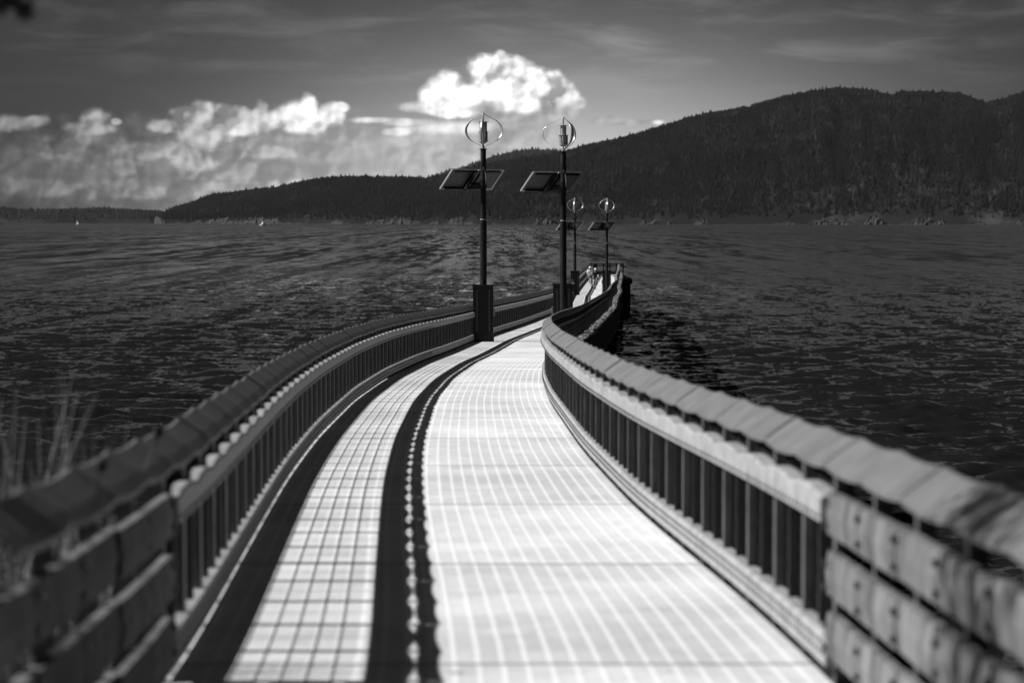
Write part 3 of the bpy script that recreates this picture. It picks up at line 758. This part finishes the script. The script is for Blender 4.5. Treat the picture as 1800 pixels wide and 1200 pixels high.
def lamp(x, d, right, rot, mirror_antenna=False):
    root = empty('lamp_post', (x, d, zd(d)))
    cy = 0.36 if right else -0.36          # cabinet beyond the pole on the right side, before it on the left side
    cab = MB(); cab.box((0, cy, 0.90), (0.66, 0.40, 1.80)); cab.box((0, cy, 1.83), (0.71, 0.45, 0.05)); cab.box((0, cy, 0.09), (0.70, 0.44, 0.18))
    c = cab.build('cabinet', M['black'], root)
    b = MB()
    for sx in (-0.2, 0.2): b.box((sx, cy - 0.207, 1.02), (0.05, 0.012, 1.35))
    b.build('door_seam', M['blackslot'], c)
    b = MB(); b.box((-0.355 if right else 0.355, cy, 0.95), (0.06, 0.12, 0.25)); b.build('outlet_box', M['box'], root)
    b = MB(); b.tube([(0, 0, 0), (0, 0, 3.9)], 0.112, 20); b.tube([(0, 0, 3.9), (0, 0, 6.24)], 0.092, 20)
    b.tube([(0, 0, 6.24), (0, 0, 6.27)], 0.125, 20); b.tube([(0, 0, 0), (0, 0, .03)], .2, 16)
    b.build('pole', M['pole'], root, False)
    b = MB(); b.box((0, 0, 0.02), (0.46, 0.46, 0.03))
    for ax in (-.17, .17):
        for ay_ in (-.17, .17): b.tube([(ax, ay_, .03), (ax, ay_, .09)], .018, 8)
    b.build('base_plate', M['bolt'], root)
    b = MB(); b.box((0.0, -0.10, 5.62), (.06, .03, .10)); b.tube([(0.05, -.10, 5.60), (0.09, -.12, 5.3), (0.09, -.12, 5.1)], .010, 6); b.build('junction_box', M['box'], root)
    b = MB(); b.tube([(0, 0, 3.95), (0, 0, 3.99)], 0.105, 20); b.build('band', M['chrome'], root)
    sg = -1 if right else 1
    b = MB(); b.tube([(0, 0, 3.97), (sg * .16, 0, 3.98), (sg * .205, 0, 4.03), (sg * .21, 0, 4.12)], 0.010, 6); b.tube([(sg * .21, 0, 4.10), (sg * .21, 0, 4.22)], 0.018, 6); b.tube([(sg * .21, 0, 4.2), (sg * .21, 0, 4.5)], .007, 5)
    b.build('antenna', M['black'], root)
    # panels: low edge points away and to the left
    al = R(33); be = R(38.6); u = Vector((math.cos(al), math.sin(al), 0)); lo = Vector((-math.sin(al), math.cos(al), 0))
    dn = (lo * math.cos(be) + Vector((0, 0, -math.sin(be)))); nn = u.cross(dn); nn = -nn if nn.z < 0 else nn
    rot_m = Matrix((u, dn, nn)).transposed()
    cen = Vector((0, 0, 5.28)) + lo * 0.70
    for sx in (-1, 1):
        pc = cen + u * sx * 0.515
        b = MB(); W_, L_ = 0.98, 1.01
        for (cx, cyy, wx, wy) in ((0, L_ / 2 - .02, W_, .04), (0, -L_ / 2 + .02, W_, .04), (W_ / 2 - .02, 0, .04, L_ - .08), (-W_ / 2 + .02, 0, .04, L_ - .08)):
            b.box(pc + rot_m @ Vector((cx, cyy, 0)), (wx, wy, .045), rot_m)
        fr = b.build('solar_panel', M['frame'], root)
        b = MB(); b.box(pc + rot_m @ Vector((0, 0, -.004)), (W_ - .081, L_ - .081, .012), rot_m); b.build('backsheet', M['backsheet'], fr)
        b = MB(); b.box(pc + rot_m @ Vector((0, 0, .010)), (W_ - .081, L_ - .081, .010), rot_m); b.build('cell_sheet', M['cells'], fr)
    b = MB()
    b.box(cen + rot_m @ Vector((-.10, 0, -.06)), (.16, .96, .07), rot_m); b.box(cen + rot_m @ Vector((.14, 0, -.06)), (.05, .96, .06), rot_m)
    b.box(cen + rot_m @ Vector((0, -.44, -.05)), (1.75, .05, .05), rot_m); b.box(cen + rot_m @ Vector((-.1, .42, -.06)), (1.5, .07, .07), rot_m)
    b.bar((0, 0, 5.12), cen + Vector((0, 0, -.16)), .10, .12); b.bar((0, 0, 5.02), cen + dn * .35 + Vector((0, 0, -.07)), .07, .07)
    b.tube([(0, 0, 5.02), (0, 0, 5.26)], .125, 16)
    b.build('bracket', M['black'], root)
    wind_turbine(root, rot, 6.27)
    return root
LP = [(-0.935, 78.9, False, R(27), 'nearest left lamp post with solar panels and wind turbine, cabinet in front of its pole'),
      (1.715, 81.0, True, R(175), 'near right lamp post with solar panels and wind turbine, pole in front of its cabinet'),
      (4.81, 185.0, False, R(24), 'small far left lamp post with solar panels, partly behind the near right pole'),
      (7.33, 187.0, True, R(33), 'small far right lamp post with solar panels, beside the two cyclists')]
for (x, d, rt, ro, lab) in LP:
    tag(lamp(x, d, rt, ro), lab, 'lamp post', 'solar and wind powered lamp posts')

# ------------------------------------------------------------------ people on bicycles
def skinned(name, nodes, edges, m, parent, sub=2):
    me = bpy.data.meshes.new(name); me.from_pydata([n_[0] for n_ in nodes], edges, []); me.materials.append(m)
    o = bpy.data.objects.new(name, me); col.objects.link(o); o.parent = parent
    sk = o.modifiers.new('skin', 'SKIN'); sk.use_smooth_shade = True
    dat = me.skin_vertices[0].data
    for i, n_ in enumerate(nodes):
        r_ = n_[1]; dat[i].radius = (r_, r_) if not isinstance(r_, tuple) else r_
    dat[0].use_root = True
    s_ = o.modifiers.new('sub', 'SUBSURF'); s_.levels = sub; s_.render_levels = sub
    return o
def cyclist(loc, rz, shirt, shorts, lab, phase, lean, bulk=1.15, sleeves=False):
    P = empty('person', loc, rz); tag(P, lab, 'person')
    N, E = [], []
    def nd(p, r, link=None):
        N.append(((p[0] + lean * p[2], p[1], p[2]), r)); i = len(N) - 1
        if link is not None: E.append((link, i))
        return i
    pel = nd((0, .26, 1.0), .13); w1 = nd((0, .17, 1.16), .125, pel); ch = nd((0, .03, 1.32), .14, w1); up = nd((0, -.06, 1.43), .10, ch)
    nk = nd((0, -.12, 1.50), .055, up); hd = nd((0, -.17, 1.58), .075, nk); h2 = nd((0, -.20, 1.66), .088, hd); h3 = nd((0, -.20, 1.74), .06, h2)
    nd((0, -.295, 1.635), .014, h2)                                 # nose
    kn = []
    for s in (-1, 1):
        nd((s * .088, -.19, 1.65), .014, h2)                        # ear
        sh = nd((s * .19, -.05, 1.40), .055, up); el = nd((s * .29, -.22, 1.18), .038, sh); wr = nd((s * .25, -.42, 1.06), .024, el); pa = nd((s * .245, -.48, 1.04), .030, wr)
        for f in range(4):
            a = nd((s * (.245 + (f - 1.5) * .019), -.515, 1.035), .009, pa); b = nd((s * (.245 + (f - 1.5) * .019), -.53, 1.01), .0085, a); nd((s * (.245 + (f - 1.5) * .019), -.51, .995), .008, b)
        a = nd((s * .205, -.48, 1.02), .010, pa); nd((s * .21, -.50, 1.0), .009, a)
        hp = nd((s * .09, .22, .96), .088, pel)
        up_ = phase * s
        kz, ky = (.92, -.16) if up_ > 0 else (.66, -.06); az, ay = (.46, .02) if up_ > 0 else (.20, .06)
        k_ = nd((s * .13, ky, kz), .058, hp); an = nd((s * .12, ay, az), .034, k_); to = nd((s * .125, ay - .14, az - .06), .026, an); kn.append((s, ky, kz, ay, az))
    skinned('body', N, E, M['skin'], P)
    def sub(nm, nodes, m, edges=None):
        nodes = [((p[0] + lean * p[2], p[1], p[2]), r * (bulk if nm == 'shirt' else 1)) for (p, r) in nodes]
        return skinned(nm, nodes, edges or [(i, i + 1) for i in range(len(nodes) - 1)], m, P)
    sub('shirt', [((0, .24, 1.04), .145), ((0, .17, 1.17), .15), ((0, .03, 1.32), .17), ((0, -.06, 1.42), .12), ((-.19, -.05, 1.40), .07), ((-.27, -.17, 1.24), .06), ((.19, -.05, 1.40), .07), ((.27, -.17, 1.24), .06), ((0, -.10, 1.47), .06)],
        shirt, [(0, 1), (1, 2), (2, 3), (3, 4), (4, 5), (3, 6), (6, 7), (3, 8)])
    if sleeves:
        for s in (-1, 1): sub('sleeve', [((s * .26, -.15, 1.26), .062), ((s * .29, -.22, 1.18), .055), ((s * .255, -.40, 1.07), .036)], shirt)
    e_ = [((0, .26, 1.02), .145)]; ee = []
    for (s, ky, kz, ay, az) in kn:
        i = len(e_); e_ += [((s * .095, .20, .96), .10), ((s * .125, ky + .1, (kz + .96) / 2 - 0.01), .078)]; ee += [(0, i), (i, i + 1)]
    sub('shorts', e_, shorts, ee)
    b = MB()
    hx = lean * 1.7
    b.ico((hx, -.20, 1.715), .125, 2, (0.95, 1.2, .75)); o = b.build('helmet', M['helmet'], P, True)
    b = MB(); b.box((hx - .032, -.292, 1.665), (.03, .02, .014)); b.box((hx + .032, -.292, 1.665), (.03, .02, .014)); b.build('eyes', M['dark'], P)
    b = MB(); b.box((hx, -.277, 1.60), (.05, .02, .01)); b.build('mouth', M['dark'], P)
    for (s, ky, kz, ay, az) in kn:
        b = MB(); b.box((s * .125 + lean * az, ay - .07, az - .06), (.10, .29, .10)); b.build('shoe', M['shoe'], P, False, 0.03)
    # bicycle
    B = empty('bicycle', loc, rz)
    for yy in (-.62, .42):
        wv_ = empty('wheel', (0, yy, .345)); wv_.parent = B
        ring = [(0, .325 * math.cos(t), .325 * math.sin(t)) for t in np.linspace(0, 2 * math.pi, 33)[:-1]]
        b = MB(); b.tube(ring, .022, 8, closed=True); b.build('tyre', M['rubber'], wv_, True)
        ring = [(0, .300 * math.cos(t), .300 * math.sin(t)) for t in np.linspace(0, 2 * math.pi, 33)[:-1]]
        b = MB(); b.tube(ring, .012, 6, closed=True)
        for k in range(16): t = k * math.pi / 8; b.tube([(0.01, 0, 0), (0, .3 * math.cos(t), .3 * math.sin(t))], .0018, 4)
        b.tube([(-.05, 0, 0), (.05, 0, 0)], .02, 8); b.build('rim', M['rim'], wv_)
    b = MB()
    for a, c in (((0, .1, .28), (0, .22, .88)), ((0, .1, .28), (0, -.42, .82)), ((0, .21, .82), (0, -.43, .90)), ((0, .1, .28), (.03, .42, .345)), ((0, .2, .8), (.03, .42, .345)), ((0, .1, .28), (-.03, .42, .345)), ((0, .2, .8), (-.03, .42, .345)),
                 ((0, -.41, .98), (0, -.47, .72)), ((.04, -.47, .72), (.04, -.62, .345)), ((-.04, -.47, .72), (-.04, -.62, .345))): b.tube([a, c], .017, 8)
    b.build('frame', M['steelbike'], B)
    b = MB(); b.tube([(-.30, -.48, 1.015), (-.12, -.46, 1.02), (.12, -.46, 1.02), (.30, -.48, 1.015)], .015, 8); b.tube([(0, -.41, .97), (0, -.46, 1.02)], .02, 8); b.build('handlebar', M['steelbike'], B)
    b = MB(); b.ico((0, .24, .90), .12, 2, (.6, 1.1, .25)); b.build('saddle', M['rubber'], B, True)
    b = MB(); b.tube([(-.09, .1, .28), (.09, .1, .28)], .015, 6)
    for (s, ky, kz, ay, az) in kn:
        b.bar((s * .08, .1, .28), (s * .08, ay - .06, az - .12), .02, .02); b.box((s * .13, ay - .07, az - .125), (.09, .06, .015))
    b.build('crankset', M['steelbike'], B)
    return B
c1 = (7.02, 204.0, zd(204)); c2 = (6.98, 213.0, zd(213))
tag(cyclist(c1, R(2), M['dark'], M['dark'], 'cyclist in dark clothes and a white helmet riding towards us in front', 1, 0.01, 1.3, True), 'bicycle under the dark-clothed front rider', 'bicycle', 'bicycles ridden along the boardwalk')
tag(cyclist(c2, R(-2), M['white'], M['dark'], 'cyclist in a white shirt riding just behind and left of the dark rider', -1, -0.06, 1.35), 'bicycle under the white-shirted rider behind', 'bicycle', 'bicycles ridden along the boardwalk')

# ------------------------------------------------------------------ boats, bird
def motor_yacht():
    D = 4750.0; root = empty('motor_yacht', ((465 - 900) * D / F, D, 0.0), R(20)); tag(root, 'small white motor yacht under the foot of the left hill', 'boat'); root.scale = (1.25, 1.25, 1.25)
    L_, Wd = 13.0, 4.0
    st = [(-.5, 1.0, .0), (-.2, 1.0, .0), (.2, .9, .1), (.4, .5, .4), (.5, .04, .8)]; vs = []; fs = []
    for i, (t, wf, rise) in enumerate(st):
        x = t * L_; vs += [(x, -Wd / 2 * wf, 1.7 + rise), (x, -Wd / 2 * wf * .7, -.3), (x, Wd / 2 * wf * .7, -.3), (x, Wd / 2 * wf, 1.7 + rise)]
        if i:
            p = (i - 1) * 4; c = i * 4
            for k in range(4): k2 = (k + 1) % 4; fs.append((p + k, p + k2, c + k2, c + k))
    fs += [(0, 3, 2, 1), (16, 17, 18, 19)]; b = MB(); b.add(vs, fs); b.build('hull', M['hull'], root)
    b = MB(); b.box((-.6, 0, 2.8), (6.2, 3.2, 2.2)); b.box((-1.2, 0, 4.6), (3.6, 2.8, 1.3)); b.box((-1.3, 0, 6.1), (3.8, 3.0, .2))
    for sx in (-2.8, .3):
        for sy in (-1.2, 1.2): b.tube([(sx, sy, 5.0), (sx, sy, 6.1)], .08, 6)
    b.build('cabin', M['hull'], root, False, .1)
    b = MB(); b.box((2.52, 0, 3.1), (.06, 2.8, .8)); b.box((-.6, -1.62, 3.1), (5.4, .06, .7)); b.box((-.6, 1.62, 3.1), (5.4, .06, .7)); b.build('window_band', M['glass'], root)
    b = MB(); b.tube([(-1.5, 0, 6.1), (-1.8, 0, 8.2)], .08, 6); b.tube([(-1.7, -.8, 7.2), (-1.7, .8, 7.2)], .06, 6); b.build('mast', M['hull'], root)
    b = MB(); b.tube([(3.5, -1.6, 2.9), (5.5, -.8, 3.2), (6.5, 0, 3.4), (5.5, .8, 3.2), (3.5, 1.6, 2.9)], .05, 5); b.build('bow_rail', M['rim'], root)
motor_yacht()
def sailboat():
    D = 6800.0; root = empty('sailing_boat', ((137 - 900) * D / F, D, 0.0), R(-30)); tag(root, 'tiny white sailing boat heeling off the low left shore', 'boat')
    root.rotation_euler = (R(14), 0, R(-25))
    vs = []; fs = []
    for i, (t, wf) in enumerate([(-.5, .7), (-.2, 1), (.2, .9), (.5, .05)]):
        x = t * 9; vs += [(x, -1.4 * wf, 1.1), (x, 0, -.4), (x, 1.4 * wf, 1.1)]
        if i:
            p = (i - 1) * 3; c = i * 3
            for k in range(3): k2 = (k + 1) % 3; fs.append((p + k, p + k2, c + k2, c + k))
    fs += [(0, 2, 1), (9, 10, 11)]; b = MB(); b.add(vs, fs); b.build('hull', M['hull'], root)
    b = MB(); b.tube([(.5, 0, 1), (.5, 0, 12.5)], [.09, .05], 6); b.tube([(.5, 0, 2), (-3.6, .4, 2)], .06, 6); b.build('mast', M['rim'], root)
    def sail(A, B_, C_, bel):
        vs = []; fs = []; n = 8; A, B_, C_ = map(Vector, (A, B_, C_))
        for i in range(n + 1):
            for j in range(n + 1):
                u_, v_ = i / n, j / n; p = A.lerp(B_, u_); q = C_; r_ = p.lerp(q, v_); r_.y += bel * math.sin(math.pi * u_) * math.sin(math.pi * v_) ; vs.append(r_)
        for i in range(n):
            for j in range(n): fs.append((i * (n + 1) + j, (i + 1) * (n + 1) + j, (i + 1) * (n + 1) + j + 1, i * (n + 1) + j + 1))
        m_ = MB(); m_.add(vs, fs); return m_
    o = sail((.4, 0, 2.2), (-3.5, .4, 2.2), (.4, 0, 12.2), .7).build('mainsail', M['sail'], root, True); k = o.modifiers.new('t', 'SOLIDIFY'); k.thickness = .03
    o = sail((.6, 0, 1.6), (4.3, 0, 1.3), (.6, 0, 11.0), .6).build('jib', M['sail'], root, True); k = o.modifiers.new('t', 'SOLIDIFY'); k.thickness = .03
sailboat()
def gull():
    D = 700.0; root = empty('bird', ((491.5 - 900) * D / F, D, ZC + (388 - 313) * D / F), R(30)); tag(root, 'small dark bird gliding above the left end of the hill', 'bird')
    b = MB(); b.tube([(0, -.22, 0), (0, -.1, .01), (0, .1, .0), (0, .25, -.01)], [.02, .07, .06, .01], 8); b.build('body', M['bird'], root, True)
    for s in (-1, 1):
        b = MB(); vs = []
        for i, (x, z, ch) in enumerate([(0, .02, .14), (.2, .12, .15), (.42, .10, .11), (.62, .03, .02)]):
            vs += [(s * x, -ch / 2 - .03 * i, z), (s * x, ch / 2 - .03 * i, z), (s * x, ch / 2 - .03 * i, z - .012), (s * x, -ch / 2 - .03 * i, z - .012)]
        fs = [((i - 1) * 4 + k, (i - 1) * 4 + (k + 1) % 4, i * 4 + (k + 1) % 4, i * 4 + k) for i in range(1, 4) for k in range(4)]
        b.add(vs, fs); b.build('wing', M['bird'], root)
gull()

# ------------------------------------------------------------------ near bank and plants
def bank():
    n, m_ = 60, 60; xs = np.linspace(-22, 22, n); ys = np.linspace(-20, 17, m_); XX, YY = np.meshgrid(xs, ys, indexing='ij')
    edge = 12.0 + fbm(XX / 4 + 30, YY * 0, 61, 3) * 5
    z = np.where(YY < edge - 3, 0, -(YY - edge + 3) * 1.3) + fbm(XX / 2.0 + 20, YY / 2.0 + 20, 66, 4) * 0.5
    z = zd(5) - 0.75 + z - np.clip(np.abs(XX) - 4, 0, 20) * 0.32
    z = np.where(np.abs(XX) < 2.4, np.minimum(z, zd(8) - 0.6), z)
    idx = np.arange(n * m_).reshape(n, m_)
    Q_ = np.stack([idx[:-1, :-1], idx[1:, :-1], idx[1:, 1:], idx[:-1, 1:]], -1).reshape(-1, 4)
    tag(np_mesh('shore_bank', np.stack([XX, YY, np.maximum(z, -1)], -1).reshape(-1, 3), Q_, M['bank'], smooth=True), 'dark earth bank under the near end of the walk', None, None, 'structure')
bank()
def blades(name, label, n, xr_, yr_, zb, h, m, wd, lean=0.25, cat='grass', seed=1, leafy=False):
    rr = random.Random(seed); b = MB()
    for i in range(n):
        x, y = rr.uniform(*xr_), rr.uniform(*yr_); L_ = rr.uniform(*h); a = rr.uniform(0, 6.28); q = rr.uniform(0, lean); w_ = wd * rr.uniform(.6, 1.3)
        vs = []; fs = []; fa = rr.uniform(0, 3.14)
        for k in range(6):
            t = k / 5; px = x + math.cos(a) * q * t ** 2 * L_; py = y + math.sin(a) * q * t ** 2 * L_; pz = zb + L_ * t * (1 - .15 * q * t)
            ww = w_ * (1 - t ** 2) + .001
            vs += [(px - math.cos(fa) * ww, py - math.sin(fa) * ww, pz), (px + math.cos(fa) * ww, py + math.sin(fa) * ww, pz)]
            if k: fs.append((2 * k - 2, 2 * k - 1, 2 * k + 1, 2 * k))
        b.add(vs, fs)
    o = b.build(name, m); tag(o, label, cat, None, 'stuff'); return o
blades('reeds', 'pale dry reeds standing outside the near left railing', 330, (-2.75, -2.08), (10.3, 12.6), ZC - 3.1, (1.5, 2.4), M['reed'], .006, .30, 'reeds', 2)
blades('grass', 'low dark grass at the foot of the pale reeds', 260, (-4.5, -1.95), (7.5, 11.5), ZC - 3.2, (.5, 1.25), M['leaf'], .012, .5, 'grass', 4)
blades('bank_grass', 'dark grass growing outside the near right barrier', 260, (2.0, 4.0), (7.5, 12.0), ZC - 3.1, (.5, 1.15), M['leaf'], .012, .5, 'grass', 5)
blades('dry_stalks', 'pale stalks seen through the gap under the right cap', 9, (1.98, 2.12), (11.6, 12.0), ZC - 3.0, (1.35, 1.5), M['reed'], .010, .05, 'grass', 9)
for (px, py, D, lab) in ((175, 818, 9.6, 'round dark seed head on a stalk outside the near left cap'), (276, 760, 12.4, 'small dark seed head further along outside the left cap')):
    x = (px - 900) * D / F; z = ZC - (py - HY) * D / F; root = empty('seed_head_plant', (x, D, ZC - 3.0)); tag(root, lab, 'plant')
    b = MB(); b.tube([(-.25, 0, 0), (-.12, 0, (z - ZC + 3.0) * .6), (0, 0, z - ZC + 3.0)], [.008, .006, .004], 6); b.build('stalk', M['seed'], root)
    b = MB(); b.ico((0, 0, z - ZC + 3.0), .026, 2, (1, 1, 1.25), .12); b.build('seed_head', M['seed'], root)
def tree():
    root = empty('broadleaf_tree', (-5.2, 8.2, ZC - 3.6)); tag(root, 'dark broadleaf tree whose lowest twig hangs into the top left corner', 'tree'); rr = random.Random(8)
    bz = ZC - 3.6
    b = MB(); b.tube([(0, 0, -.5), (.1, .1, 2.0), (.0, .3, 4.0), (.3, .2, 6.5)], [.24, .19, .15, .07], 12); b.build('trunk', M['bark'], root, True)
    tips = []
    for (p, q) in (((.05, .1, 2.6), (3.28, -.1, 4.62)), ((.0, .3, 4.0), (2.6, .8, 6.2)), ((.1, .3, 4.4), (-2.2, 1.2, 6.0)), ((.1, .2, 3.6), (-1.4, -1.8, 5.2)), ((.3, .2, 6.0), (.8, .6, 8.2)), ((.0, .3, 3.9), (.9, -2.0, 6.2))):
        p, q = Vector(p), Vector(q); mid = (p + q) / 2 + Vector((0, 0, .35)); b = MB(); b.tube([p, mid, q], [.09, .05, .015], 8); b.build('branch', M['bark'], root, True)
        for t in (.45, .6, .75, .88, 1.0): tips.append((p.lerp(mid, t * 2) if t < .5 else mid.lerp(q, t * 2 - 1), .7 if t < .9 else .5))
    b = MB()
    for ti, (c, r_) in enumerate(tips):
        for k in range(150):
            v = Vector((rr.gauss(0, 1), rr.gauss(0, 1), rr.gauss(0, .7))).normalized() * r_ * rr.random() ** .4
            p = c + v
            w_ = p + Vector((-5.2, 8.2, bz)); sx = 900 + F * w_.x / max(w_.y, .1); sy = HY - F * (w_.z - ZC) / max(w_.y, .1)
            if w_.y > 0 and sx > -60 and sy > -160: continue       # the crown stops short of the walk
            a = rr.uniform(0, 6.28); l_ = rr.uniform(.05, .09); d1 = Vector((math.cos(a), math.sin(a), rr.uniform(-.6, .3))) * l_; d2 = Vector((-math.sin(a), math.cos(a), rr.uniform(-.4, .4))) * l_ * .4
            b.add([p, p + d1 * .5 + d2, p + d1, p + d1 * .5 - d2], [(0, 1, 2, 3)])
    # the hanging twig
    def P(px, py, D): return Vector(((px - 900) * D / F + 5.2, D - 8.2, ZC - (py - HY) * D / F - bz))
    for (px, py, rad, n) in ((8, 8, 15, 34), (22, -14, 20, 40), (46, 14, 9, 16), (-15, -6, 22, 40), (50, 24, 6, 8), (36, 2, 8, 10)):
        for k in range(n):
            a = rr.uniform(0, 6.28); q = rad * rr.random() ** .5; p = P(px + q * math.cos(a), py + q * math.sin(a) * .9, 8.0 + rr.uniform(-.08, .08))
            l_ = rr.uniform(.02, .04); a = rr.uniform(0, 6.28); d1 = Vector((math.cos(a), math.sin(a) * .4, math.sin(a))) * l_; d2 = Vector((-math.sin(a), .3, math.cos(a))) * l_ * .45
            b.add([p, p + d1 * .5 + d2, p + d1, p + d1 * .5 - d2], [(0, 1, 2, 3)])
    b.build('crown', M['leaf'], root)
tree()

# ------------------------------------------------------------------ sea haze
def haze():
    b = MB(); b.box((0, 6500, 600), (14000, 16000, 1220)); m = bpy.data.materials.new('haze'); m.use_nodes = True; nt = m.node_tree; nt.nodes.clear()
    o_ = nt.nodes.new('ShaderNodeOutputMaterial'); v = nt.nodes.new('ShaderNodeVolumePrincipled'); v.inputs['Density'].default_value = HAZE; v.inputs['Color'].default_value = (.8, .8, .8, 1); v.inputs['Anisotropy'].default_value = 0.0
    nt.links.new(v.outputs[0], o_.inputs['Volume'])
    tag(b.build('haze', m), 'thin pale sea haze filling the air to the hills', 'haze', None, 'stuff')
HAZE = 0.0000045
haze()
